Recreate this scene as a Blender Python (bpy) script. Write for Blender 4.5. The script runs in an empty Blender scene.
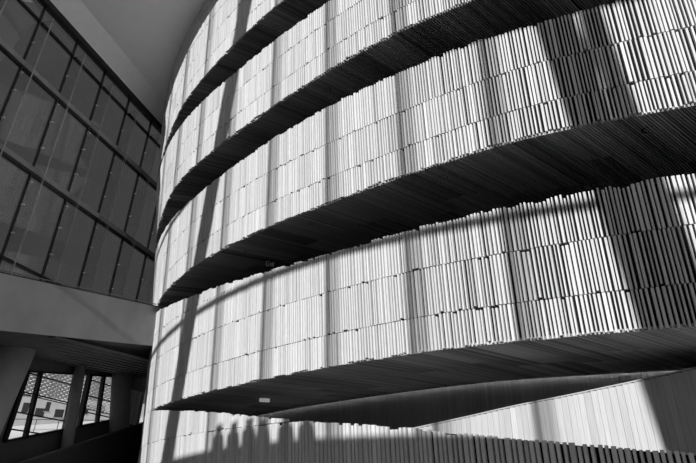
import bpy, math, random
import numpy as np
from mathutils import Vector, Matrix

random.seed(7)
rng = np.random.RandomState(11)
scn = bpy.context.scene
COL = scn.collection
rad = math.radians

# ------------------------------------------------------------------ camera
# metres; the camera stands at the origin, the foyer floor is 1.6 m below it
PITCH, ROLL, FPX = 0.4741, 0.0232, 526.05
cd = bpy.data.cameras.new('camera')
cam = bpy.data.objects.new('camera', cd)
COL.objects.link(cam)
cd.sensor_fit = 'HORIZONTAL'
cd.sensor_width = 36.0
cd.lens = 36.0 * FPX / 696.0
cd.clip_start, cd.clip_end = 0.05, 600
_F = Vector((0, math.cos(PITCH), math.sin(PITCH)))
_U = Vector((0, -math.sin(PITCH), math.cos(PITCH)))
_X = Vector((1, 0, 0))
_c, _s = math.cos(ROLL), math.sin(ROLL)
_R = _c * _X + _s * _U
_V = _c * _U - _s * _X
cam.matrix_world = Matrix(((_R.x, _V.x, -_F.x, 0), (_R.y, _V.y, -_F.y, 0), (_R.z, _V.z, -_F.z, 0), (0, 0, 0, 1)))
scn.camera = cam

# ------------------------------------------------------------------ sky, sun, exposure
SUN_ELEV = 15.5
SUN_DIR = math.radians(68)            # direction the light travels, from the x axis
SH = Vector((math.cos(SUN_DIR), math.sin(SUN_DIR), 0))        # horizontal travel
# the sunny side of the foyer: BW looks in from it, BU runs along it to the right
BW = Vector((math.cos(math.radians(50)), math.sin(math.radians(50)), 0))
BU = Vector((BW.y, -BW.x, 0))
TANE = math.tan(rad(SUN_ELEV))

wd = bpy.data.worlds.new('overcast_sky')
scn.world = wd
wd.use_nodes = True
nt = wd.node_tree
bg = nt.nodes['Background']
bg.inputs['Color'].default_value = (0.5, 0.5, 0.5, 1)
bg.inputs['Strength'].default_value = 0.60

sl = bpy.data.lights.new('sun', 'SUN')
sl.energy = 4.6
sl.angle = rad(0.55)
so = bpy.data.objects.new('sun', sl)
COL.objects.link(so)
sdir = Vector((SH.x * math.cos(rad(SUN_ELEV)), SH.y * math.cos(rad(SUN_ELEV)), -math.sin(rad(SUN_ELEV))))
so.rotation_euler = sdir.to_track_quat('-Z', 'Y').to_euler()
so.location = (-20, -24, 40)

scn.view_settings.view_transform = 'Standard'
scn.view_settings.look = 'None'
scn.view_settings.exposure = 0.0
scn.view_settings.gamma = 1.0
scn.view_settings.use_curve_mapping = False
scn.cycles.max_bounces = 8
scn.cycles.transparent_max_bounces = 16

# ------------------------------------------------------------------ materials
def grey(v):
    return (v, v, v, 1)

def mat(name, v, rough=0.6, spec=0.3, noise=0.0, scale=(3, 3, 3), metallic=0.0, bump=0.0):
    m = bpy.data.materials.new(name)
    m.use_nodes = True
    t = m.node_tree
    b = t.nodes['Principled BSDF']
    b.inputs['Base Color'].default_value = grey(v)
    b.inputs['Roughness'].default_value = rough
    b.inputs['Specular IOR Level'].default_value = spec
    b.inputs['Metallic'].default_value = metallic
    if noise:
        tc = t.nodes.new('ShaderNodeTexCoord')
        mp = t.nodes.new('ShaderNodeMapping')
        mp.inputs['Scale'].default_value = scale
        nz = t.nodes.new('ShaderNodeTexNoise')
        nz.inputs['Scale'].default_value = 1.0
        nz.inputs['Detail'].default_value = 4
        mr = t.nodes.new('ShaderNodeMapRange')
        mr.inputs['From Min'].default_value = 0.3
        mr.inputs['From Max'].default_value = 0.7
        mr.inputs['To Min'].default_value = v * (1 - noise)
        mr.inputs['To Max'].default_value = v * (1 + noise)
        t.links.new(tc.outputs['Object'], mp.inputs['Vector'])
        t.links.new(mp.outputs['Vector'], nz.inputs['Vector'])
        t.links.new(nz.outputs['Fac'], mr.inputs['Value'])
        t.links.new(mr.outputs['Result'], b.inputs['Base Color'])
        if bump:
            bp = t.nodes.new('ShaderNodeBump')
            bp.inputs['Strength'].default_value = bump
            t.links.new(nz.outputs['Fac'], bp.inputs['Height'])
            t.links.new(bp.outputs['Normal'], b.inputs['Normal'])
    return m

def wood(name, lo, hi, rough=0.55, spec=0.25, grain=0.10):
    """each board has its own timber tone (face attribute) and a fine grain along its length"""
    m = bpy.data.materials.new(name)
    m.use_nodes = True
    t = m.node_tree
    b = t.nodes['Principled BSDF']
    b.inputs['Roughness'].default_value = rough
    b.inputs['Specular IOR Level'].default_value = spec
    at = t.nodes.new('ShaderNodeAttribute')
    at.attribute_name = 'tone'
    mr = t.nodes.new('ShaderNodeMapRange')
    mr.inputs['To Min'].default_value = lo
    mr.inputs['To Max'].default_value = hi
    tc = t.nodes.new('ShaderNodeTexCoord')
    mp = t.nodes.new('ShaderNodeMapping')
    mp.inputs['Scale'].default_value = (55, 55, 2.2)
    nz = t.nodes.new('ShaderNodeTexNoise')
    nz.inputs['Scale'].default_value = 1.0
    nz.inputs['Detail'].default_value = 3
    m2 = t.nodes.new('ShaderNodeMapRange')
    m2.inputs['From Min'].default_value = 0.3
    m2.inputs['From Max'].default_value = 0.7
    m2.inputs['To Min'].default_value = 1 - grain
    m2.inputs['To Max'].default_value = 1 + grain
    mu = t.nodes.new('ShaderNodeMath')
    mu.operation = 'MULTIPLY'
    L = t.links.new
    L(at.outputs['Fac'], mr.inputs['Value'])
    L(tc.outputs['Object'], mp.inputs['Vector'])
    L(mp.outputs['Vector'], nz.inputs['Vector'])
    L(nz.outputs['Fac'], m2.inputs['Value'])
    L(mr.outputs['Result'], mu.inputs[0])
    L(m2.outputs['Result'], mu.inputs[1])
    L(mu.outputs['Value'], b.inputs['Base Color'])
    return m

def glass(name, tint, refl=0.08, rough=0.03):
    m = bpy.data.materials.new(name)
    m.use_nodes = True
    t = m.node_tree
    t.nodes.remove(t.nodes['Principled BSDF'])
    out = t.nodes['Material Output']
    tr = t.nodes.new('ShaderNodeBsdfTransparent')
    tr.inputs['Color'].default_value = grey(tint)
    gl = t.nodes.new('ShaderNodeBsdfGlossy')
    gl.inputs['Roughness'].default_value = rough
    gl.inputs['Color'].default_value = grey(0.9)
    mx = t.nodes.new('ShaderNodeMixShader')
    mx.inputs[0].default_value = refl
    t.links.new(tr.outputs[0], mx.inputs[1])
    t.links.new(gl.outputs[0], mx.inputs[2])
    t.links.new(mx.outputs[0], out.inputs['Surface'])
    return m

M = {}
M['oak'] = wood('oak_slats', 0.47, 0.70)
M['oak_fine'] = wood('oak_boards', 0.40, 0.56)
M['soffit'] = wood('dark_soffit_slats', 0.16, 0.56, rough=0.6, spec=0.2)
M['felt'] = mat('black_acoustic_felt', 0.012, 0.95, 0.02)
M['ceiling'] = mat('white_plaster', 0.9, 0.8, 0.1, noise=0.02)
M['beam'] = mat('white_painted_bulkhead', 0.9, 0.7, 0.1, noise=0.03)
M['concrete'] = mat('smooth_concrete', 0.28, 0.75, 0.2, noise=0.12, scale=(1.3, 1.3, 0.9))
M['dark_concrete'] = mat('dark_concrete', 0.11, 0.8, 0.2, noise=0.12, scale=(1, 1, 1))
M['floor'] = mat('stone_floor', 0.5, 0.5, 0.3, noise=0.1)
M['steel'] = mat('black_painted_steel', 0.012, 0.45, 0.3)
M['upper_wall'] = mat('dark_upper_wall', 0.05, 0.7, 0.2, noise=0.2)
M['steel_grey'] = mat('grey_painted_steel', 0.15, 0.5, 0.3)
M['chrome'] = mat('bright_stainless_steel', 0.75, 0.25, 0.5, metallic=0.6)
M['black'] = mat('black_panel', 0.012, 0.5, 0.2)
M['column'] = mat('painted_column', 0.28, 0.7, 0.2, noise=0.08)
M['glass'] = glass('tinted_facade_glass', 0.42, 0.05)
M['fin_glass'] = glass('clear_fin_glass', 0.92, 0.05)
M['fin_shade'] = glass('frosted_fin_glass', 0.74, 0.04)
M['clear_glass'] = glass('clear_window_glass', 0.97, 0.02)
M['fin_edge'] = mat('pale_glass_edge', 0.45, 0.3, 0.5)
M['terrace'] = mat('white_stone_terrace', 0.85, 0.7, 0.2, noise=0.06, scale=(0.4, 0.4, 0.4))
M['stucco'] = mat('pale_render', 0.27, 0.8, 0.1, noise=0.07)
M['dark_window'] = mat('dark_window_glass', 0.02, 0.1, 0.5)
M['screen'] = mat('white_expanded_metal', 0.6, 0.6, 0.2)
M['sign_dark'] = mat('dark_sign_face', 0.03, 0.4, 0.3)
M['sign_pale'] = mat('pale_sign_face', 0.75, 0.5, 0.2)
M['cloth_dark'] = mat('dark_wool', 0.05, 0.9, 0.1)
M['skin'] = mat('skin', 0.42, 0.6, 0.2)
M['hair'] = mat('hair', 0.04, 0.7, 0.2)

# ------------------------------------------------------------------ helpers
def mesh_obj(name, verts, faces, m, parent=None, tone=None, smooth=False):
    me = bpy.data.meshes.new(name)
    me.from_pydata([tuple(v) for v in verts], [], [tuple(f) for f in faces])
    me.materials.append(m)
    if tone is not None:
        a = me.attributes.new('tone', 'FLOAT', 'FACE')
        a.data.foreach_set('value', np.asarray(tone, dtype=np.float32))
    if smooth:
        me.polygons.foreach_set('use_smooth', [True] * len(me.polygons))
    me.update()
    o = bpy.data.objects.new(name, me)
    COL.objects.link(o)
    if parent is not None:
        o.parent = parent
        o.matrix_parent_inverse = parent.matrix_world.inverted()
    return o

def empty(name, loc=(0, 0, 0)):
    o = bpy.data.objects.new(name, None)
    COL.objects.link(o)
    o.location = loc
    o.matrix_world = Matrix.Translation(Vector(loc))
    return o

def tag(o, label=None, cat=None, group=None, kind=None):
    if label: o['label'] = label
    if cat: o['category'] = cat
    if group: o['group'] = group
    if kind: o['kind'] = kind
    return o

BOXF = [(0, 1, 2, 3), (7, 6, 5, 4), (0, 4, 5, 1), (1, 5, 6, 2), (2, 6, 7, 3), (3, 7, 4, 0)]

class MB:
    def __init__(s):
        s.v, s.f, s.t = [], [], []
    def hexa(s, pts, tone=0.5):
        n = len(s.v)
        s.v += [tuple(p) for p in pts]
        s.f += [tuple(i + n for i in q) for q in BOXF]
        s.t += [tone] * 6
    def bar(s, a, b, w, h, up=Vector((0, 0, 1)), tone=0.5):
        """box from a to b, w across, h along up"""
        a, b = Vector(a), Vector(b)
        d = (b - a).normalized()
        x = d.cross(up)
        x.normalize()
        y = x.cross(d).normalized()
        o = [(-1, -1), (1, -1), (1, 1), (-1, 1)]
        s.hexa([a + x * (i * w / 2) + y * (j * h / 2) for i, j in o] + [b + x * (i * w / 2) + y * (j * h / 2) for i, j in o], tone)
    def box(s, c, sx, sy, sz, ux=Vector((1, 0, 0)), tone=0.5):
        c = Vector(c); ux = Vector(ux); uy = Vector((-ux.y, ux.x, 0)); uz = Vector((0, 0, 1))
        o = [(-1, -1), (1, -1), (1, 1), (-1, 1)]
        s.hexa([c + ux * (i * sx / 2) + uy * (j * sy / 2) - uz * sz / 2 for i, j in o] + [c + ux * (i * sx / 2) + uy * (j * sy / 2) + uz * sz / 2 for i, j in o], tone)
    def tube(s, a, b, r, n=20, r2=None):
        a, b = Vector(a), Vector(b)
        r2 = r if r2 is None else r2
        d = (b - a).normalized()
        x = d.orthogonal().normalized(); y = d.cross(x)
        k = len(s.v)
        for p, q in ((a, r), (b, r2)):
            for i in range(n):
                t = 2 * math.pi * i / n
                s.v.append(tuple(p + (x * math.cos(t) + y * math.sin(t)) * q))
        for i in range(n):
            j = (i + 1) % n
            s.f.append((k + i, k + j, k + n + j, k + n + i)); s.t.append(0.5)
        s.f.append(tuple(k + i for i in reversed(range(n)))); s.t.append(0.5)
        s.f.append(tuple(k + n + i for i in range(n))); s.t.append(0.5)
    def build(s, name, m, parent=None, smooth=False, tone=False):
        return mesh_obj(name, s.v, s.f, m, parent, s.t if tone else None, smooth)

# ------------------------------------------------------------------ the curved timber wall: geometry
AX, AY = 0.6175 * 27, 1.2301 * 27      # axis of the drum
R0, K = 27.0, 0.0999                   # radius at eye level, outward lean
def RR(z): return R0 + K * z
def PT(th, r, z):
    d = -146.0 - math.degrees(th)          # the drum curves in a little tighter at its far left
    if d > 0: r -= 0.72 * max(0.0, min(1.0, (14.5 - z) / 8.0)) * (0.0038 * d * d if d < 15 else 0.0038 * (30 * d - 225))
    return (AX + r * math.cos(th), AY + r * math.sin(th), z)
def dg(a): return a * math.pi / 180
def profile(pts, smooth=1.2):
    """height along the drum (degrees, metres), smoothed"""
    pts = sorted(pts)
    xs = np.array([p[0] for p in pts], float); ys = np.array([p[1] for p in pts], float)
    gx = np.arange(-200, -60, 0.25)
    gy = np.interp(gx, xs, ys)
    k = np.exp(-0.5 * (np.arange(-20, 21) * 0.25 / smooth) ** 2); k /= k.sum()
    gy = np.convolve(np.pad(gy, 20, mode='edge'), k, 'valid')
    return lambda th: float(np.interp(math.degrees(th), gx, gy))

u = 27 / 1000.0
G_LO = profile([(-149, 100*u), (-142, 99*u), (-135, 99*u), (-128, 100*u), (-123, 101*u), (-119, 100*u), (-115, 99*u)])
E_LO = profile([(-151, 248*u), (-147, 252*u), (-142, 254*u), (-139, 253*u), (-134, 251*u), (-128, 249*u), (-122, 251*u), (-119, 253*u), (-117, 252*u), (-112, 248*u)])
C_LO = profile([(-154, 399*u), (-152, 404*u), (-149, 411*u), (-145, 410*u), (-142, 402*u), (-138, 398.5*u), (-135, 397*u), (-131, 398*u), (-126, 403*u), (-123, 405*u), (-120, 404*u)])
A_LO = profile([(-154, 543*u), (-150, 552*u), (-147, 556*u), (-143, 549*u), (-138, 545*u), (-132, 546*u)])
F_HI = profile([(-152, 238*u), (-150, 234*u), (-147, 226*u), (-143, 217*u), (-139, 210*u), (-134, 203*u), (-131, 200*u), (-128, 197.5*u), (-124, 199*u), (-120, 199*u), (-115, 197.5*u)])
D_HI = profile([(-153, 363*u), (-147, 358*u), (-141, 352*u), (-136, 351.5*u), (-131, 354*u), (-126, 356*u), (-120, 357*u), (-115, 351.5*u)])
B_HI = profile([(-153, 527*u), (-149, 521*u), (-145, 511*u), (-140, 498*u), (-136, 491.5*u), (-132, 491*u), (-126, 493*u)])
CEIL = 19.10
K_HI = lambda th: CEIL - 0.03
H_HI = profile([(-170, 2.74), (-151, 2.70), (-149, 2.66), (-138, 2.08), (-134, 1.81), (-130, 1.57), (-126, 1.38), (-122, 1.14), (-119, 0.97), (-115, 0.77), (-100, 0.05), (-85, -0.6)], 0.8)
J_HI = profile([(-140, 0.75), (-126, 1.48), (-123, 1.66), (-121.6, 1.76), (-120.2, 1.85), (-118.75, 1.93), (-115.8, 2.13), (-113.5, 2.31), (-112, 2.42), (-108, 2.58), (-85, 2.58)], 0.5)

T0_, T1_ = dg(-186), dg(-84)

def slat_row(name, parent, zlo, zhi, lab=None, pitch=0.0028, rfun=RR, depth=0.06, gapf=0.54, jlo=0.004, jhi=0.004, m='oak', t0=T0_, t1=T1_,
             panel=8, minh=0.05, vary=0.03, tone_c=0.5):
    """one course of upright slats standing on the drum"""
    mb = MB()
    th = t0
    i = 0
    pj = pt = 0.0
    pjh = 0.0
    n_in = 0
    while th < t1:
        w = pitch * rng.uniform(0.8, 1.2)
        if n_in <= 0:
            n_in = panel + rng.randint(-2, 3)
            pj = rng.uniform(-1, 1) * jlo
            pjh = rng.uniform(-1, 1) * jhi
            pt = rng.uniform(-0.10, 0.10)
        n_in -= 1
        dgr = math.degrees(th)
        q = min(1.0, max(0.0, (dgr + 136.0) / 15.0))
        gf = gapf * (0.42 + 0.58 * q) if gapf > 0.2 else gapf
        g = gf * rng.uniform(0.7, 1.3)
        wt = w * (1 - g)
        pr = rng.choice([0, 0, 0, 0.006, 0.012, -0.010]) * vary / 0.03
        if i % 3 == 0 or rng.rand() < 0.2:
            ej, eh = rng.uniform(-1, 1) * jlo, rng.uniform(-1, 1) * jhi
        lo = zlo(th) + pj * 0.2 + ej
        hi = zhi(th) + pjh * 0.2 + eh
        if gapf > 0.2 and rng.rand() < 0.10: hi -= 0.04
        if gapf > 0.2 and rng.rand() < 0.07: lo += 0.035
        tone = min(1, max(0, tone_c + pt + rng.normal(0, 0.2)))
        if hi - lo > minh:
            ra, rb = rfun(lo) + pr, rfun(hi) + pr
            a, b = th, th + wt
            c, d = a - 0.04 * w, b + (0.13 * w if gapf > 0.2 else 0.0)      # the section tapers towards the face
            mb.hexa([PT(c, ra - depth, lo), PT(d, ra - depth, lo), PT(b, ra, lo), PT(a, ra, lo),
                     PT(c, rb - depth, hi), PT(d, rb - depth, hi), PT(b, rb, hi), PT(a, rb, hi)], tone)
        th += w
        i += 1
    o = mb.build(name, M[m], parent, tone=True)
    if lab: o['label'] = lab
    return o

def ring_solid(name, parent, section, m, t0=T0_, t1=T1_, step=0.6):
    """closed section [(r(th), z(th))...] swept along the drum"""
    n = max(2, int(math.degrees(t1 - t0) / step))
    v, f = [], []
    for i in range(n + 1):
        th = t0 + (t1 - t0) * i / n
        for r, z in section(th):
            v.append(PT(th, r, z))
    k = len(section(t0))
    for i in range(n):
        for j in range(k):
            j2 = (j + 1) % k
            f.append((i * k + j, (i + 1) * k + j, (i + 1) * k + j2, i * k + j2))
    f.append(tuple(reversed(range(k))))
    f.append(tuple(n * k + j for j in range(k)))
    return mesh_obj(name, v, f, m, parent)

R_IN = 0.88 * 27
R_SOF = R_IN + 0.15
def soffit_slats(parent, zlo, pitch=0.0023):
    mb = MB()
    th = T0_ - 0.05
    n_in = 0
    pt = 0
    while th < T1_ + 0.02:
        w = pitch * rng.uniform(0.92, 1.08)
        if n_in <= 0:
            n_in = rng.randint(7, 15)
            pt = rng.uniform(-0.3, 0.3)
            cut = rng.uniform(0.35, 0.75)
        n_in -= 1
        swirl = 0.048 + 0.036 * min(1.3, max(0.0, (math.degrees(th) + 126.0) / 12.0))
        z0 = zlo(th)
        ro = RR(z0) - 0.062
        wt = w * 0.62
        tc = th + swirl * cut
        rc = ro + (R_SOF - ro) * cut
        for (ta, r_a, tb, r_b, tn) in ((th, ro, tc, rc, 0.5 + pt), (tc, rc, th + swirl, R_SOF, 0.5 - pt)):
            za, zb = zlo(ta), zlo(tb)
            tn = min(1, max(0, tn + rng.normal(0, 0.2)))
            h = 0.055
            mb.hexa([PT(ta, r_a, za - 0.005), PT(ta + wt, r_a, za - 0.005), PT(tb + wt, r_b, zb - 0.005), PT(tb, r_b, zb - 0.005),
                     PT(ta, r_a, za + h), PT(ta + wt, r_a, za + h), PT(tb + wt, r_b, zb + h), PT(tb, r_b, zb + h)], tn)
        th += w
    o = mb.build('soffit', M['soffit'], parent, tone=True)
    o['label'] = 'dark slatted underside'
    return o

def gallery(label, zlo, zhi, courses, group='curved slatted galleries'):
    g = empty('gallery', PT(dg(-120), RR(zlo(dg(-120))), zlo(dg(-120))))
    tag(g, label, 'gallery', group)
    offs = [0.70, 1.71, 2.72, 3.73]
    lo = zlo
    for i in range(courses):
        last = i == courses - 1
        if last:
            hi = zhi
        else:
            # a course ends at its joint, or runs on to the top where less than a hand's breadth is left
            hi = (lambda o: (lambda th: zhi(th) if zhi(th) < zlo(th) + o + 0.22 else zlo(th) + o - 0.008))(offs[i])
        slat_row('slat_course', g, lo, hi, jlo=0.026 if i == 0 else 0.003, jhi=0.028 if (i >= 2 and zhi is not K_HI) else 0.003, minh=0.2)
        if not last:
            lo = (lambda o: (lambda th: zlo(th) + o + 0.008))(offs[i])
    def sec(th):
        a, b = zlo(th), zhi(th) - 0.07
        f = b - 1.0
        if f < a + 0.45: f = a + 0.45
        return [(RR(a) - 0.06, a + 0.055), (RR(b) - 0.06, b), (RR(b) - 0.28, b), (RR(f) - 0.28, f), (R_IN, f), (R_IN, a + 0.055)]
    c = ring_solid('backing', g, sec, M['felt'])
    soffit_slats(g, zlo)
    return g

# ------------------------------------------------------------------ large structure
# floor of the foyer
o = mesh_obj('floor', [(-60, -14, -1.6), (60, -14, -1.6), (60, 75, -1.6), (-60, 75, -1.6), (-60, -14, -1.9), (60, -14, -1.9), (60, 75, -1.9), (-60, 75, -1.9)],
             [(0, 1, 2, 3), (7, 6, 5, 4), (0, 4, 5, 1), (1, 5, 6, 2), (2, 6, 7, 3), (3, 7, 4, 0)], M['floor'])
tag(o, 'pale stone floor of the foyer', 'floor', kind='structure')

# core wall behind the galleries and the ramps, faced with fine upright boards
core = ring_solid('wall_back', None, lambda th: [(R_IN, -1.6), (R_IN, CEIL), (R_IN - 0.3, CEIL), (R_IN - 0.3, -1.6)], M['felt'])
tag(core, 'dark inner wall behind the curved galleries', 'wall', kind='structure')
slat_row('board_facing', core, lambda th: -1.5, lambda th: G_LO(th) - 0.01, pitch=0.0042, rfun=lambda z: R_IN + 0.04, depth=0.035, gapf=0.06,
         jlo=0, jhi=0, m='oak_fine', vary=0.006, panel=3)

# left glass facade: direction and plane
FA = rad(15.3)
FD = Vector((math.sin(FA), math.cos(FA), 0))           # along it, away from the camera
FN = Vector((math.cos(FA), -math.sin(FA), 0))          # into the room
def FP(e, z, d=16.6): return FD * e - FN * d + Vector((0, 0, z))

# ceiling: flat part above the drum, its free edge lies across the sun
_p = Vector(PT(dg(-145), RR(17.9), 17.9))
EDGE0 = _p - SH * ((CEIL - 17.9) / TANE)
EDGE0.z = 0
ctop = 0.45
def edge(k): return EDGE0 + BU * k
BI0, BI1 = Vector((-12.33, 14.13, 0)), Vector((-4.6, 43.8, 0))        # line where the ceiling meets the bulkhead
cl = [edge(-4.4), edge(60), Vector((60, 70, 0)), Vector((-1, 70, 0)), BI1 + (BI1 - BI0) * 0.1]
v = [(p.x, p.y, CEIL) for p in cl] + [(p.x, p.y, CEIL + ctop) for p in cl]
n = len(cl)
f = [tuple(reversed(range(n))), tuple(n + i for i in range(n))] + [(i, (i + 1) % n, n + (i + 1) % n, n + i) for i in range(n)]
o = mesh_obj('ceiling', v, f, M['ceiling'])
tag(o, 'flat pale ceiling above the curved timber wall', 'ceiling', kind='structure')
# high roof sloping up from the ceiling edge to the sunny side
pa, pb = edge(-14) - BW * 0.3, edge(60) - BW * 0.3
pc, pd = pb - BW * 26, pa - BW * 26
zr0, zr1 = CEIL + 0.75, CEIL + 11.0
v = [(pa.x, pa.y, zr0), (pb.x, pb.y, zr0), (pc.x, pc.y, zr1), (pd.x, pd.y, zr1)]
v += [(a, b, c + 0.4) for a, b, c in v]
o = mesh_obj('ceiling', v, [(3, 2, 1, 0), (4, 5, 6, 7), (0, 1, 5, 4), (1, 2, 6, 5), (2, 3, 7, 6), (3, 0, 4, 7)], M['ceiling'])
tag(o, 'high sloping roof over the sunny side of the foyer', 'ceiling', kind='structure')

# bulkhead between the ceiling and the top rail of the glass
def lerp(a, b, t): return a + (b - a) * t
q0, q1 = BI0 + (BI1 - BI0) * -0.18, BI1 + (BI1 - BI0) * 0.1
r0_, r1_ = FP(4, 18.32, 16.45), FP(45, 18.32, 16.45)
v = [(q0.x + 0.06, q0.y, CEIL - 0.02), (q1.x + 0.06, q1.y, CEIL - 0.02), tuple(r1_), tuple(r0_),
     (q0.x, q0.y, CEIL + 0.45), (q1.x, q1.y, CEIL + 0.45), (r1_.x, r1_.y, CEIL + 0.45), (r0_.x, r0_.y, CEIL + 0.45)]
o = mesh_obj('trim_1', v, [(3, 2, 1, 0), (4, 5, 6, 7), (0, 1, 5, 4), (1, 2, 6, 5), (2, 3, 7, 6), (3, 0, 4, 7)], M['beam'])
tag(o, 'pale sloping bulkhead between ceiling and glass facade', 'bulkhead', kind='structure')

# ------------------------------------------------------------------ the galleries
gallery('topmost curved slatted gallery front, reaching up to the ceiling', A_LO, K_HI, 5)
gallery('second curved slatted gallery front below the ceiling', C_LO, B_HI, 3)
gallery('third curved slatted gallery front from the top, small sign under it', E_LO, D_HI, 3)
gallery('lowest curved slatted gallery front, just above the ramps', G_LO, F_HI, 4)

# outer ramp balustrade, falling to the right
hb = empty('ramp_balustrade', PT(dg(-120), 27, -1.6))
tag(hb, 'lowest slatted curved wall, in shade, its top edge falling to the right', 'balustrade')
H2 = lambda th: min(1.60, H_HI(th))
H1 = lambda th: min(0.58, H_HI(th))
slat_row('slat_course', hb, lambda th: -1.58, H1, pitch=0.0040, jlo=0, jhi=0.012, gapf=0.48)
slat_row('slat_course', hb, lambda th: 0.60, H2, pitch=0.0040, jlo=0.004, jhi=0.014, gapf=0.48)
slat_row('slat_course', hb, lambda th: 1.615, H_HI, pitch=0.0040, jlo=0.004, jhi=0.014, gapf=0.48)
ring_solid('backing', hb, lambda th: [(RR(-1.6) - 0.06, -1.6), (RR(H_HI(th)) - 0.06, H_HI(th) - 0.02), (RR(H_HI(th)) - 0.25, H_HI(th) - 0.02), (RR(-1.6) - 0.25, -1.6)], M['felt'])
ring_solid('ramp_deck', hb, lambda th: [(RR(0) - 0.20, H_HI(th) - 1.1), (0.952 * 27, H_HI(th) - 1.1), (0.952 * 27, H_HI(th) - 1.3), (RR(0) - 0.25, H_HI(th) - 1.3)], M['dark_concrete'])

# inner ramp balustrade, rising to the right, smooth boards
jb = empty('ramp_balustrade', PT(dg(-118), 0.95 * 27, -1.6))
tag(jb, 'smooth boarded balustrade rising to the right, half sunlit, behind the lowest wall', 'balustrade')
RJ = 0.95 * 27
slat_row('board_facing', jb, lambda th: -1.58, J_HI, pitch=0.0044, rfun=lambda z: RJ, depth=0.03, gapf=0.035, jlo=0, jhi=0.0, m='oak_fine', vary=0.003,
         t0=dg(-134), panel=3)
ring_solid('core', jb, lambda th: [(RJ - 0.028, -1.6), (RJ - 0.028, J_HI(th) - 0.004), (RJ - 0.15, J_HI(th) - 0.004), (RJ - 0.15, -1.6)], M['felt'], t0=dg(-134))
ring_solid('coping', jb, lambda th: [(RJ + 0.012, J_HI(th)), (RJ + 0.012, J_HI(th) + 0.025), (RJ - 0.16, J_HI(th) + 0.025), (RJ - 0.16, J_HI(th))], M['oak_fine'], t0=dg(-134))
ring_solid('ramp_deck', jb, lambda th: [(RJ - 0.14, J_HI(th) - 1.0), (R_IN + 0.05, J_HI(th) - 1.0), (R_IN + 0.05, J_HI(th) - 1.2), (RJ - 0.14, J_HI(th) - 1.2)], M['dark_concrete'], t0=dg(-134))

# ------------------------------------------------------------------ left glass facade
w1 = empty('window_1', FP(15, 5.6))
tag(w1, 'tall dark glass facade with steel mullions and glass fins on the left', 'glass facade', kind='structure')
ES = [11.52 + 1.93 * i for i in range(-7, 7)]
ZB, ZT = 5.75, 18.2
TR = [7.55, 11.10, 14.85, 17.35]
bands = [ZB] + TR + [ZT]
EE = list(ES)
# panes: one sheet per bay and band
pane_me = {}
for i in range(len(EE) - 1):
    for j in range(len(bands) - 1):
        a, b = EE[i] + 0.03, EE[i + 1] - 0.03
        z0, z1 = bands[j] + 0.03, bands[j + 1] - 0.03
        mb = MB()
        mb.bar(FP((a + b) / 2, z0), FP((a + b) / 2, z1), b - a, 0.02, up=FN)
        mb.build('glass_pane', M['glass'], w1)
clip_me = None
for i, e in enumerate(ES):
    mb = MB(); mb.bar(FP(e, ZB, 16.55), FP(e, ZT, 16.55), 0.055, 0.11, up=FN)
    mu = mb.build('mullion', M['steel'], w1)
    for z in (6.6, 8.5, 9.7, 10.7, 12.3, 13.6, 14.5, 16.1):
        if clip_me is None:
            mb = MB(); mb.box((0, 0, 0), 0.07, 0.12, 0.05, ux=FD)
            c = mb.build('glass_clip', M['chrome'], mu)
            clip_me = c.data
        else:
            c = bpy.data.objects.new('glass_clip', clip_me); COL.objects.link(c)
            c.parent = mu
        c.location = FP(e, z, 16.40)
    # glass fin standing into the room
    dep = 0.62
    mb = MB(); mb.bar(FP(e, ZB + 0.1, 16.44 - dep / 2), FP(e, 17.25, 16.44 - dep / 2), 0.024, dep, up=FN)
    fn = mb.build('glass_fin', M['fin_glass'], w1)
    mb = MB()
    mb.bar(FP(e, ZB + 0.1, 16.44 - dep), FP(e, 17.25, 16.44 - dep), 0.011, 0.011, up=FN)
    mb.bar(FP(e, 17.27, 16.44), FP(e, 17.27, 16.44 - dep), 0.024, 0.024)
    mb.build('fin_edge', M['fin_edge'], fn)
    mb = MB(); mb.bar(FP(e + 0.09, ZB + 0.1, 16.44 - dep * 0.85), FP(e + 0.09, 17.2, 16.44 - dep * 0.85), 0.010, 0.010, up=FN)
    mb.bar(FP(e + 0.16, ZB + 0.1, 16.44 - dep * 0.6), FP(e + 0.16, 17.2, 16.44 - dep * 0.6), 0.010, 0.010, up=FN)
    mb.build('tie_rod', M['fin_edge'], fn)
for j, z in enumerate(TR):
    mb = MB(); mb.bar(FP(EE[0], z, 16.55), FP(ES[-1], z, 16.55), 0.13, 0.10)
    mb.build('transom', M['steel'], w1)
for z in TR[1:3]:
    mb = MB(); mb.bar(FP(EE[0], z + 0.19, 16.50), FP(ES[-1], z + 0.19, 16.50), 0.08, 0.22)
    mb.build('blind_box', M['column'], w1)
mb = MB(); mb.bar(FP(EE[0], 18.33, 16.50), FP(ES[-1], 18.33, 16.50), 0.30, 0.28)
mb.build('head_rail', M['steel'], w1)

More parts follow.
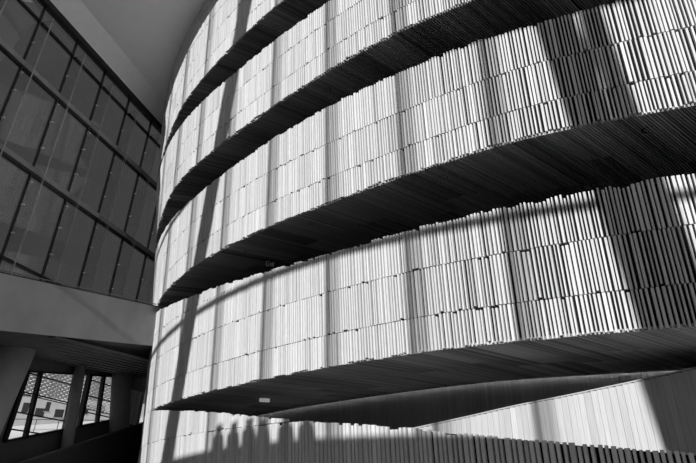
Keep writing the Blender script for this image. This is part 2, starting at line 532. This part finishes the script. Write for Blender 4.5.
# ------------------------------------------------------------------ concrete footbridge at the left and its underside
br = empty('footbridge', (-9, 18, 5.5))
tag(br, 'smooth grey concrete footbridge parapet below the glass facade', 'footbridge')
ba = rad(25)
BD = Vector((math.sin(ba), math.cos(ba), 0)); BN = Vector((-BD.y, BD.x, 0))     # along it, and away from the room
B0 = Vector((-7.3, 20.0, 0))
def bridge_z(t):       # along the bridge: distance from B0, top and bottom heights
    t = min(t, 9.0); top = 6.67 - 0.156 * t; bot = 5.14 - 0.175 * t
    return top, bot
v, f = [], []
NB = 44
for i in range(NB + 1):
    t = -0.1 + 15.6 * i / NB
    top, bot = bridge_z(t)
    p = B0 - BD * t
    for q, z in ((p, top), (p + BN * 0.22, top), (p + BN * 0.22, bot + 0.5), (p + BN * 0.22, bot + 0.05), (p, bot)):
        v.append((q.x, q.y, z))
for i in range(NB):
    for j in range(5):
        j2 = (j + 1) % 5
        f.append((i * 5 + j, i * 5 + j2, i * 5 + 5 + j2, i * 5 + 5 + j))
f += [tuple(range(5)), tuple(reversed([NB * 5 + j for j in range(5)]))]
mesh_obj('parapet', v, f, M['concrete'], br)
mb = MB()
mb2 = MB()
for i in range(NB):
    t0 = -0.1 + 15.6 * i / NB; t1 = -0.1 + 15.6 * (i + 1) / NB
    a = B0 - BD * t0 + BN * 0.10 + Vector((0, 0, bridge_z(t0)[0] + 0.03)); b = B0 - BD * t1 + BN * 0.10 + Vector((0, 0, bridge_z(t1)[0] + 0.03))
    mb.bar(a, b, 0.10, 0.05)
    mb2.bar(a + Vector((0, 0, 0.09)), b + Vector((0, 0, 0.09)), 0.04, 0.03)
mb.build('coping', M['steel'], br)
mb2.build('handrail', M['steel_grey'], br)
# slab behind the parapet, carried through to the glass line: slatted underside
def slab_pt(t, s, dz): 
    p = B0 - BD * t + BN * s
    return Vector((p.x, p.y, bridge_z(t)[1] + dz))
v = [slab_pt(-0.1, 0.15, 0.04), slab_pt(8.0, 0.15, 0.02), slab_pt(15.4, 0.15, 0.02), FP(2.4, 3.6, 17.2), FP(9.6, 4.05, 17.2), FP(23.2, 5.30, 17.2), FP(22.6, 5.25, 15.5)]
vb = [tuple(x) for x in v]; vt = [(a, b, c + 0.42) for a, b, c in vb]
n = len(vb)
f = [tuple(reversed(range(n))), tuple(n + i for i in range(n))] + [(i, (i + 1) % n, n + (i + 1) % n, n + i) for i in range(n)]
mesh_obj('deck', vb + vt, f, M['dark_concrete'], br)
mb = MB()
for k in range(9):
    d = 16.2 - 0.38 * k
    ea = max(10.4, 17.4 - (d - 12.32) / 0.168 * 0.986 + 0.8)
    eb = 22.3 - (16.2 - d) * 0.9
    zz = lambda e: 4.02 + (e - 10.4) * 0.088 + (16.2 - d) * 0.04
    mb.bar(FP(ea, zz(ea), d), FP(eb, zz(eb), d), 0.26, 0.05, tone=rng.uniform(0.2, 0.8))
mb.build('soffit_boards', M['dark_concrete'], br, tone=True)

# ------------------------------------------------------------------ lower windows under the bridge, in the same facade line
# sill wall climbing with the stair, frame heads under the slab
def sill(e): return 1.60 + (e - 15.82) * 0.265
def head(e): return 4.02 + (e - 15.94) * 0.165
def fac_poly(mb, pts, d0, d1, tone=0.5):
    """closed prism of (e, z) points between two depths"""
    n0 = len(mb.v); k = len(pts)
    mb.v += [tuple(FP(e, z, d0)) for e, z in pts] + [tuple(FP(e, z, d1)) for e, z in pts]
    mb.f += [tuple(n0 + i for i in range(k)), tuple(n0 + k + i for i in reversed(range(k)))] + [(n0 + i, n0 + k + i, n0 + k + (i + 1) % k, n0 + (i + 1) % k) for i in range(k)]
    mb.t += [tone] * (k + 2)
mb = MB()
fac_poly(mb, [(3.0, -1.6), (23.2, -1.6), (23.2, sill(21.3)), (21.45, sill(21.4)), (15.78, sill(15.78)), (3.0, sill(15.78))], 16.5, 16.8)
fac_poly(mb, [(3.0, sill(15.8)), (15.78, sill(15.8)), (15.9, head(15.9)), (3.0, 4.2)], 16.5, 16.8)
fac_poly(mb, [(21.4, sill(21.4)), (23.2, sill(21.4)), (23.2, 5.2), (21.05, head(21.05))], 16.5, 16.8)
fac_poly(mb, [(3.0, 4.2), (15.9, head(15.9)), (21.05, head(21.05)), (23.2, 5.2), (23.2, 5.75), (3.0, 5.75)], 16.5, 16.8)
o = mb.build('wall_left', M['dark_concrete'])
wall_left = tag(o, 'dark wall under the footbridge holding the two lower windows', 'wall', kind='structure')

def low_window(name, label, eL0, eL1, eR0, eR1, bars, lines):
    w = empty(name, FP(eL0, sill(eL0)))
    tag(w, label, 'window', kind='structure')
    mb = MB()
    mb.bar(FP(eL0, sill(eL0), 16.5), FP(eL1, head(eL1), 16.5), 0.16, 0.2, up=FN)
    mb.bar(FP(eR0, sill(eR0), 16.5), FP(eR1, head(eR1), 16.5), 0.13, 0.2, up=FN)
    mb.bar(FP(eL0, sill(eL0), 16.5), FP(eR0, sill(eR0), 16.5), 0.2, 0.06)
    mb.bar(FP(eL1, head(eL1), 16.5), FP(eR1, head(eR1), 16.5), 0.2, 0.06)
    mb.build('window_frame', M['steel'], w)
    for b0, b1 in bars:
        mb = MB(); mb.bar(FP(b0, sill(b0), 16.5), FP(b1, head(b1), 16.5), 0.13, 0.16, up=FN); mb.build('mullion', M['steel'], w)
    for z in lines:
        t0 = (z - sill(eL0)) / max(0.01, head(eL1) - sill(eL0)); t1 = (z - sill(eR0)) / max(0.01, head(eR1) - sill(eR0))
        ea = eL0 + (eL1 - eL0) * t0; eb = eR0 + (eR1 - eR0) * min(1, max(0, t1))
        if t1 < 0: eb = 15.82 + (z - 1.60) / 0.265
        if t0 > 1: ea = 15.94 + (z - 4.02) / 0.165
        mb = MB(); mb.bar(FP(ea, z, 16.5), FP(eb, z, 16.5), 0.05, 0.045); mb.build('transom', M['steel'], w)
    mb = MB(); fac_poly(mb, [(eL0, sill(eL0)), (eR0, sill(eR0)), (eR1, head(eR1)), (eL1, head(eL1))], 16.62, 16.64)
    mb.build('glass_pane', M['clear_glass'], w)
low_window('window_2', 'lower left window looking out at the sunlit terrace', 15.82, 15.94, 18.52, 18.38, [(16.70, 16.57)], [2.02, 2.60, 3.30, 3.98])
low_window('window_3', 'narrower lower window between the two leaning columns', 19.25, 19.17, 21.30, 20.95, [(20.27, 20.03)], [3.10, 3.74, 4.38])

def column(label, a, b, r, m='column', nm='column', kind='structure', dots=True):
    a, b = Vector(a), Vector(b)
    mb = MB(); mb.tube(a, b, r, 32)
    o = mb.build(nm, M[m], None, smooth=False)
    for p in o.data.polygons:
        if len(p.vertices) == 4: p.use_smooth = True
    tag(o, label, 'column', kind=kind)
    return o
def ext(a, b, z0, z1):
    a, b = Vector(a), Vector(b)
    d = (b - a) / (b.z - a.z)
    return a + d * (z0 - a.z), a + d * (z1 - a.z)
a, b = ext(FP(18.28, 1.75, 16.0), FP(17.97, 4.5, 16.0), -1.6, 4.75)
column('slim leaning column between the two lower windows', a, b, 0.21)
a, b = ext(FP(21.14, 2.65, 16.0), FP(20.45, 5.35, 16.0), -1.6, 5.2)
column('pale leaning column right of the narrower lower window', a, b, 0.42)
a, b = ext(FP(13.62, 1.97, 15.5), FP(14.05, 4.72, 15.5), -1.6, 4.5)
column('broad leaning column at the left edge under the footbridge', a, b, 0.80)

# slatted dark wall seen between the last column and the timber drum
mb = MB()
for k in range(9): mb.bar(FP(21.75 + 0.13 * k, 3.0, 16.44), FP(21.75 + 0.13 * k, 4.5, 16.44), 0.07, 0.08, up=FN, tone=rng.rand())
mb.build('slatted_panel', M['oak'], wall_left, tone=True)

# black stair balustrade climbing to the right
sb = empty('stair_balustrade', FP(16, 0, 14.3))
tag(sb, 'black stair balustrade climbing to the right below the lower windows', 'balustrade')
def bal(e): return 0.86 + (e - 14.67) * 0.3284
mb = MB(); fac_poly(mb, [(10.0, -1.6), (20.5, -1.6), (20.5, bal(20.5) - 0.03), (10.0, bal(10.0) - 0.03)], 14.3, 14.4)
mb.build('panel', M['black'], sb)
mb = MB(); mb.bar(FP(10.0, bal(10.0), 14.35), FP(20.5, bal(20.5), 14.35), 0.09, 0.06)
mb.build('handrail', M['steel'], sb)
mb = MB(); fac_poly(mb, [(16.2, -1.6), (19.9, -1.6), (19.9, 0.95), (16.2, -0.25)], 14.0, 14.2)
mb.build('stair_string', M['dark_concrete'], sb)

# ------------------------------------------------------------------ outside the lower windows
D75 = Vector((math.sin(rad(75)), math.cos(rad(75)), 0)); N75 = Vector((D75.y, -D75.x, 0)) * -1
BO = Vector((-27.2, 41.9, 0))
def BB(e, z, d=0.0): return BO + D75 * e + N75 * d + Vector((0, 0, z))       # d behind the face
def bquad(mb, e0, e1, z0, z1, d0, d1):
    mb.hexa([BB(e0, z0, d0), BB(e1, z0, d0), BB(e1, z0, d1), BB(e0, z0, d1), BB(e0, z1, d0), BB(e1, z1, d0), BB(e1, z1, d1), BB(e0, z1, d1)])
# white terrace sloping up away from the building
v = [tuple(FP(10, 0.3, 17.4)), tuple(FP(60, 5.2, 17.4)), tuple(FP(110, 15.3, 48)), tuple(FP(22, 1.4, 48))]
v = [tuple(FP(10, 0.0, 17.3)), tuple(FP(24, 3.2, 17.3)), tuple(BB(12.5, 5.9, 0.5)), tuple(BB(-6, 3.6, 0.5))]
vb = [(a, b, c - 0.4) for a, b, c in v]
o = mesh_obj('ground', v + vb, [(0, 1, 2, 3), (7, 6, 5, 4), (0, 4, 5, 1), (1, 5, 6, 2), (2, 6, 7, 3), (3, 7, 4, 0)], M['terrace'])
tag(o, 'sunlit white terrace sloping up outside the lower windows', 'terrace', kind='structure')
# pale building beyond
bl = empty('building', BB(5, 2.5))
tag(bl, 'pale building with dark windows outside, seen through the lower left window', 'building')
mb = MB(); bquad(mb, -6, 12.5, 2.0, 6.75, 0, 7); mb.build('wall', M['stucco'], bl)
mb = MB(); bquad(mb, -6, 12.5, 6.75, 14, 0.05, 7); mb.build('upper_storey', M['upper_wall'], bl)  # upper storey in a darker tone than the wall below
for (e0, e1, z0, z1) in [(3.46, 4.12, 5.35, 5.95), (4.85, 5.48, 5.35, 5.95), (2.5, 2.95, 5.55, 6.3), (4.1, 4.42, 5.75, 6.45), (6.7, 7.2, 5.7, 6.4), (0.9, 1.4, 5.3, 6.1), (7.9, 8.4, 5.9, 6.5)]:
    mb = MB(); bquad(mb, e0, e1, z0, z1, -0.01, 0.04); wn = mb.build('window', M['dark_window'], bl)
    mb = MB(); bquad(mb, e0 - 0.06, e1 + 0.06, z0 - 0.06, z0, -0.06, 0.04); mb.build('sill', M['steel_grey'], wn)
# expanded metal sun screen hanging outside
sc_ = empty('sun_screen', FP(26, 5.2, 24))
tag(sc_, 'white expanded metal sun screen hanging outside the lower windows', 'sun screen')
mb = MB()
rows, pe = 30, 0.40
for r in range(rows):
    z = 4.78 + r * 0.112
    for k in range(24):
        e0 = 21.5 + k * pe + (pe / 2 if r % 2 else 0)
        a_ = FP(e0, z - 0.03, 24); mb.bar(a_, a_ + D75 * 0.36 + Vector((0, 0, 0.02)), 0.02, 0.040)
mb.build('mesh_strips', M['screen'], sc_)
for e in (21.4, 24.5, 28.0, 31.8):
    mb = MB(); mb.bar(FP(e, 4.7, 24.05), FP(e, 8.1, 24.05), 0.05, 0.05, up=FN); mb.build('hanger', M['steel'], sc_)
mb = MB(); mb.bar(FP(21.4, 4.70, 24.03), FP(31.8, 4.70, 24.03), 0.06, 0.05); mb.build('bottom_rail', M['steel'], sc_)
# thin railing on the terrace
rl = empty('terrace_railing', FP(28, 3, 26))
tag(rl, 'thin metal railing standing on the white terrace outside', 'railing')
mb = MB(); mb.bar(FP(20, 3.05, 24.6), FP(34, 4.75, 24.6), 0.04, 0.04); mb.build('handrail', M['steel_grey'], rl)
for k in range(9):
    e = 20.4 + k * 1.65
    zz = 3.05 + (e - 20) * 0.1214
    mb = MB(); mb.bar(FP(e, zz - 1.1, 24.6), FP(e, zz, 24.6), 0.035, 0.035, up=FN); mb.build('post', M['steel_grey'], rl)

# ------------------------------------------------------------------ the sunny side behind the camera: posts, fins, beams and the mezzanine that shade the wall
WB = -7.0
def BP(uu, z, w=WB): return BW * w + BU * uu + Vector((0, 0, z))
def caster(thd, z, w=WB):
    """where the sun ray that reaches the drum at this angle and height crosses the facade line"""
    p = Vector(PT(dg(thd), RR(z), z))
    t = (p.dot(BW) - w) / SH.dot(BW)
    q = p - SH * t
    return BP(q.dot(BU), z + TANE * t, w)
FSTEP = (caster(-119.5, 4.0) - caster(-133.4, 4.0)).dot(BU) / 3.0
bw = empty('window_4', BP(0, -1.6))
tag(bw, 'tall glazed sunny side of the foyer with glass fins', 'glass facade', kind='structure')
U0 = caster(-133.4, 4.0).dot(BU)
for k in range(-7, 12):
    uu = U0 + FSTEP * k
    mb = MB(); mb.bar(BP(uu, -1.6), BP(uu, 27.5), 0.08, 0.10, up=BW); mb.build('mullion', M['steel'], bw)
    mb = MB(); mb.bar(BP(uu + 0.26, -1.6, WB - 0.3), BP(uu + 0.26, 27.0, WB - 0.3), 0.44, 0.03, up=BW); mb.build('glass_fin', M['fin_shade'], bw)
ZBEAM = caster(-130, 5.24).z
for dz in (0.0, 4.42):
    mb = MB(); mb.bar(BP(-36, ZBEAM + dz, WB + 0.2), BP(16, ZBEAM + dz, WB + 0.2), 0.18, 0.17); mb.build('transom', M['steel'], bw)
# leaning columns
def lean(label, p, q, r, dz0=-1.6):
    a, b = ext(p, q, dz0, 27.0)
    return column(label, a, b, r)
lean('leaning round column of the sunny side, shading the left of the drum', caster(-143.1, 3.0, WB + 0.8), caster(-137.7, 13.0, WB + 0.8), 0.43)
lean('thick leaning round column of the sunny side, shading the right of the drum', caster(-114.78, 3.4, WB + 0.8), caster(-116.02, 9.4, WB + 0.8), 0.39)
lean('thin leaning column beside the thick one on the sunny side', caster(-113.58, 3.4, WB + 0.8), caster(-114.60, 9.4, WB + 0.8), 0.22)

mb = MB(); mb.bar(BP(-22, 0.95, WB - 3.3), BP(16, 0.95, WB - 3.3), 0.3, 5.1); o = mb.build('wall_front_added', M['dark_concrete'])  # added out of view to keep low sky light off the ramp wall
tag(o, 'added dark wall under the mezzanine behind the viewpoint, blocking low sky light', 'wall', kind='structure')
# mezzanine with a solid parapet and people looking over it
ZP = caster(-130, 1.20).z
mz = empty('mezzanine', BP(-10, ZP - 1.3, WB))
tag(mz, 'mezzanine walkway with a solid parapet on the sunny side', 'mezzanine')
mb = MB(); mb.bar(BP(-17.6, ZP - 0.70, WB), BP(14, ZP - 0.70, WB), 0.15, 1.4); mb.build('parapet', M['concrete'], mz)
mb = MB(); mb.bar(BP(-17.6, ZP - 1.12, WB - 1.62), BP(14, ZP - 1.12, WB - 1.62), 3.08, 0.3); mb.build('deck', M['dark_concrete'], mz)

# ------------------------------------------------------------------ recessed spotlights in the soffits, and the two signs
def spotlight(label, thd, zf):
    th = dg(thd); z = zf(th)
    r = RR(z) - 0.60
    c = PT(th, r, 0)
    mb = MB()
    n = 18
    prof = [(0.02, 0.05), (0.055, 0.05), (0.07, 0.0), (0.10, -0.004), (0.105, 0.012), (0.105, 0.05)]
    k0 = 0
    for i in range(n):
        t = 2 * math.pi * i / n
        for rr, dz in prof:
            mb.v.append((c[0] + rr * math.cos(t), c[1] + rr * math.sin(t), z + dz))
    k = len(prof)
    for i in range(n):
        for j in range(k - 1):
            mb.f.append((i * k + j, ((i + 1) % n) * k + j, ((i + 1) % n) * k + j + 1, i * k + j + 1)); mb.t.append(0.5)
    mb.f.append(tuple(i * k for i in range(n))); mb.t.append(0.5)
    o = mb.build('spotlight', M['black'])
    tag(o, label, 'spotlight', 'recessed spotlights under the galleries')
spots = [
    (-140.2, A_LO, 'first recessed black spotlight from the left under the topmost gallery'),
    (-134.1, A_LO, 'second recessed black spotlight from the left under the topmost gallery'),
    (-137.4, C_LO, 'first recessed black spotlight from the left under the second gallery from the top'),
    (-129.2, C_LO, 'second recessed black spotlight from the left under the second gallery from the top'),
    (-122.8, C_LO, 'third recessed black spotlight from the left under the second gallery from the top'),
    (-143.0, E_LO, 'first recessed black spotlight from the left under the third gallery from the top'),
    (-136.9, E_LO, 'second recessed black spotlight from the left under the third gallery from the top'),
    (-130.7, E_LO, 'third recessed black spotlight from the left under the third gallery from the top'),
    (-122.3, E_LO, 'fourth recessed black spotlight from the left under the third gallery from the top'),
    (-113.4, E_LO, 'rightmost recessed black spotlight under the third gallery from the top'),
    (-138.5, G_LO, 'first recessed black spotlight from the left under the lowest gallery, left of the pale box'),
    (-132.5, G_LO, 'second recessed black spotlight from the left under the lowest gallery'),
    (-126.3, G_LO, 'third recessed black spotlight from the left under the lowest gallery'),
    (-117.3, G_LO, 'rightmost recessed black spotlight under the lowest gallery'),
]
for a, zf, lb in spots: spotlight(lb, a, zf)

# small sign under the third gallery and a pale box under the lowest one
def hung_box(name, label, cat, c, sx, sy, sz, ang, zt):
    e = empty(name, (c[0], c[1], zt))
    tag(e, label, cat)
    ux = Vector((math.cos(ang), math.sin(ang), 0))
    return e, ux
sg, ux = hung_box('sign', 'small dark sign with pale marks under the third gallery from the top', 'sign', (-2.45, 15.40), 0, 0, 0, 0, 6.80)
cc = Vector((-2.45, 15.40, 6.66)); dx = Vector((0.97, 0.25, 0)).normalized()
mb = MB(); mb.box(cc, 0.34, 0.05, 0.24, ux=dx); mb.build('face', M['sign_dark'], sg)
mb = MB(); mb.box(cc + Vector((0, 0, 0.14)), 0.20, 0.03, 0.06, ux=dx); mb.build('bracket', M['sign_dark'], sg)
fr = Vector((dx.y, -dx.x, 0)) * 0.028
def stroke(mb, x0, z0, x1, z1, w=0.03):
    mb.bar(cc + fr + dx * x0 + Vector((0, 0, z0)), cc + fr + dx * x1 + Vector((0, 0, z1)), w, 0.008, up=fr)
mb = MB()
stroke(mb, -0.13, 0.08, -0.13, -0.07); stroke(mb, -0.13, -0.07, -0.05, -0.07); stroke(mb, -0.05, -0.07, -0.05, 0.02); stroke(mb, -0.10, 0.08, -0.03, 0.08)
stroke(mb, 0.01, -0.08, 0.01, 0.05); stroke(mb, 0.08, -0.08, 0.08, 0.07, 0.085)
mb.build('marks', M['sign_pale'], sg)
lit = mat('added_glow_panel', 0.7, 0.5)
lit.node_tree.nodes['Principled BSDF'].inputs['Emission Color'].default_value = grey(1)
lit.node_tree.nodes['Principled BSDF'].inputs['Emission Strength'].default_value = 0.22  # faint glow added to brighten the box
bx_, _ = hung_box('pale_box', 'small pale rectangular box under the lowest gallery, with an added glow', 'box', (-2.36, 16.2), 0, 0, 0, 0, 2.72)
cc = Vector((-2.36, 16.2, 2.64)); dx = Vector((0.98, 0.2, 0)).normalized()
mb = MB(); mb.box(cc, 0.30, 0.10, 0.13, ux=dx); mb.build('housing', lit, bx_)
mb = MB(); mb.box(cc + Vector((0, 0, 0.07)), 0.10, 0.05, 0.07, ux=dx); mb.build('bracket', M['steel_grey'], bx_)

# unseen strip lamp added for the glow on the wall under the lowest soffit
em = bpy.data.materials.new('added_lamp_glow'); em.use_nodes = True
_b = em.node_tree.nodes['Principled BSDF']
_b.inputs['Base Color'].default_value = grey(0.8)
_b.inputs['Emission Color'].default_value = grey(1.0)
_b.inputs['Emission Strength'].default_value = 7.0
cv = ring_solid('added_strip_lamp', None, lambda th: [(R_IN + 0.155, G_LO(th) + 0.012), (R_IN + 0.19, G_LO(th) + 0.012), (R_IN + 0.19, G_LO(th) + 0.05), (R_IN + 0.155, G_LO(th) + 0.05)], em, t0=dg(-150), t1=dg(-100))
cv.data.materials.append(M['black'])
for i_, p_ in enumerate(cv.data.polygons): p_.material_index = 0 if (i_ % 4 == 3 and len(p_.vertices) == 4) else 1
tag(cv, 'added thin strip lamp along the inner edge of the lowest soffit, for the glow on the wall', 'lamp')

# people leaning on the mezzanine parapet: only their shadows fall in the picture
def person(label, thd, seed, lean_=0.0):
    r = random.Random(seed)
    base = caster(thd, 1.2, WB - 0.45)
    uu = base.dot(BU)
    z0 = ZP - 1.02
    h = r.uniform(0.97, 1.04)
    root = BP(uu, z0, WB - 0.45)
    def q(x, y, z): return (x * h, y * h, z * h)
    # x across, y towards the drum
    J = [q(0, -0.02, 0.93), q(0, 0.0, 1.12), q(0, 0.05, 1.32), q(0, 0.08, 1.46), q(0, 0.10, 1.54), q(0, 0.115, 1.62), q(0, 0.12, 1.70),
         q(-0.10, -0.02, 0.88), q(-0.11, 0.02, 0.48), q(-0.12, -0.02, 0.09), q(-0.13, 0.10, 0.04),
         q(0.10, -0.02, 0.88), q(0.11, 0.0, 0.48), q(0.12, -0.04, 0.09), q(0.13, 0.08, 0.04),
         q(-0.19, 0.04, 1.42), q(-0.23, 0.08, 1.16), q(-0.16, 0.34, 1.12), q(-0.09, 0.40, 1.18),
         q(0.19, 0.04, 1.42), q(0.23, 0.08, 1.16), q(0.16, 0.34, 1.12), q(0.09, 0.40, 1.18)]
    E_ = [(0, 1), (1, 2), (2, 3), (3, 4), (4, 5), (5, 6), (0, 7), (7, 8), (8, 9), (9, 10), (0, 11), (11, 12), (12, 13), (13, 14),
          (2, 15), (15, 16), (16, 17), (17, 18), (2, 19), (19, 20), (20, 21), (21, 22)]
    RD = [0.17, 0.17, 0.20, 0.12, 0.12, 0.175, 0.20, 0.085, 0.06, 0.042, 0.035, 0.085, 0.06, 0.042, 0.035, 0.085, 0.06, 0.045, 0.04, 0.085, 0.06, 0.045, 0.04]
    ang = math.atan2(BW.y, BW.x) - math.pi / 2
    ca, sa = math.cos(ang), math.sin(ang)
    def wv(p):
        x, y, z = p
        return (root.x + x * ca - y * sa, root.y + x * sa + y * ca, root.z + z)
    e = empty('person', root)
    tag(e, label, 'person', 'people at the mezzanine parapet')
    me = bpy.data.meshes.new('body')
    me.from_pydata([wv(p) for p in J], E_, [])
    me.materials.append(M['cloth_dark'])
    o = bpy.data.objects.new('body', me); COL.objects.link(o)
    o.parent = e; o.matrix_parent_inverse = e.matrix_world.inverted()
    sk = o.modifiers.new('skin', 'SKIN'); sk.use_smooth_shade = True
    for i, v in enumerate(me.skin_vertices[0].data):
        v.radius = (RD[i], RD[i]); v.use_root = (i == 0)
    ss = o.modifiers.new('round', 'SUBSURF'); ss.levels = 1; ss.render_levels = 2
    return e
PEOPLE = [(-137.4, 'person in dark clothes leaning on the mezzanine parapet, farthest left of the group'),
          (-135.9, 'person in dark clothes leaning on the mezzanine parapet, second from the left'),
          (-134.5, 'person in dark clothes leaning on the mezzanine parapet, third from the left'),
          (-133.3, 'person in dark clothes leaning on the mezzanine parapet, third from the right'),
          (-131.6, 'person in dark clothes leaning on the mezzanine parapet, second from the right'),
          (-130.2, 'person in dark clothes leaning on the mezzanine parapet, farthest right of the group')]
for k, (a, lb) in enumerate(PEOPLE): person(lb, a, 40 + k)
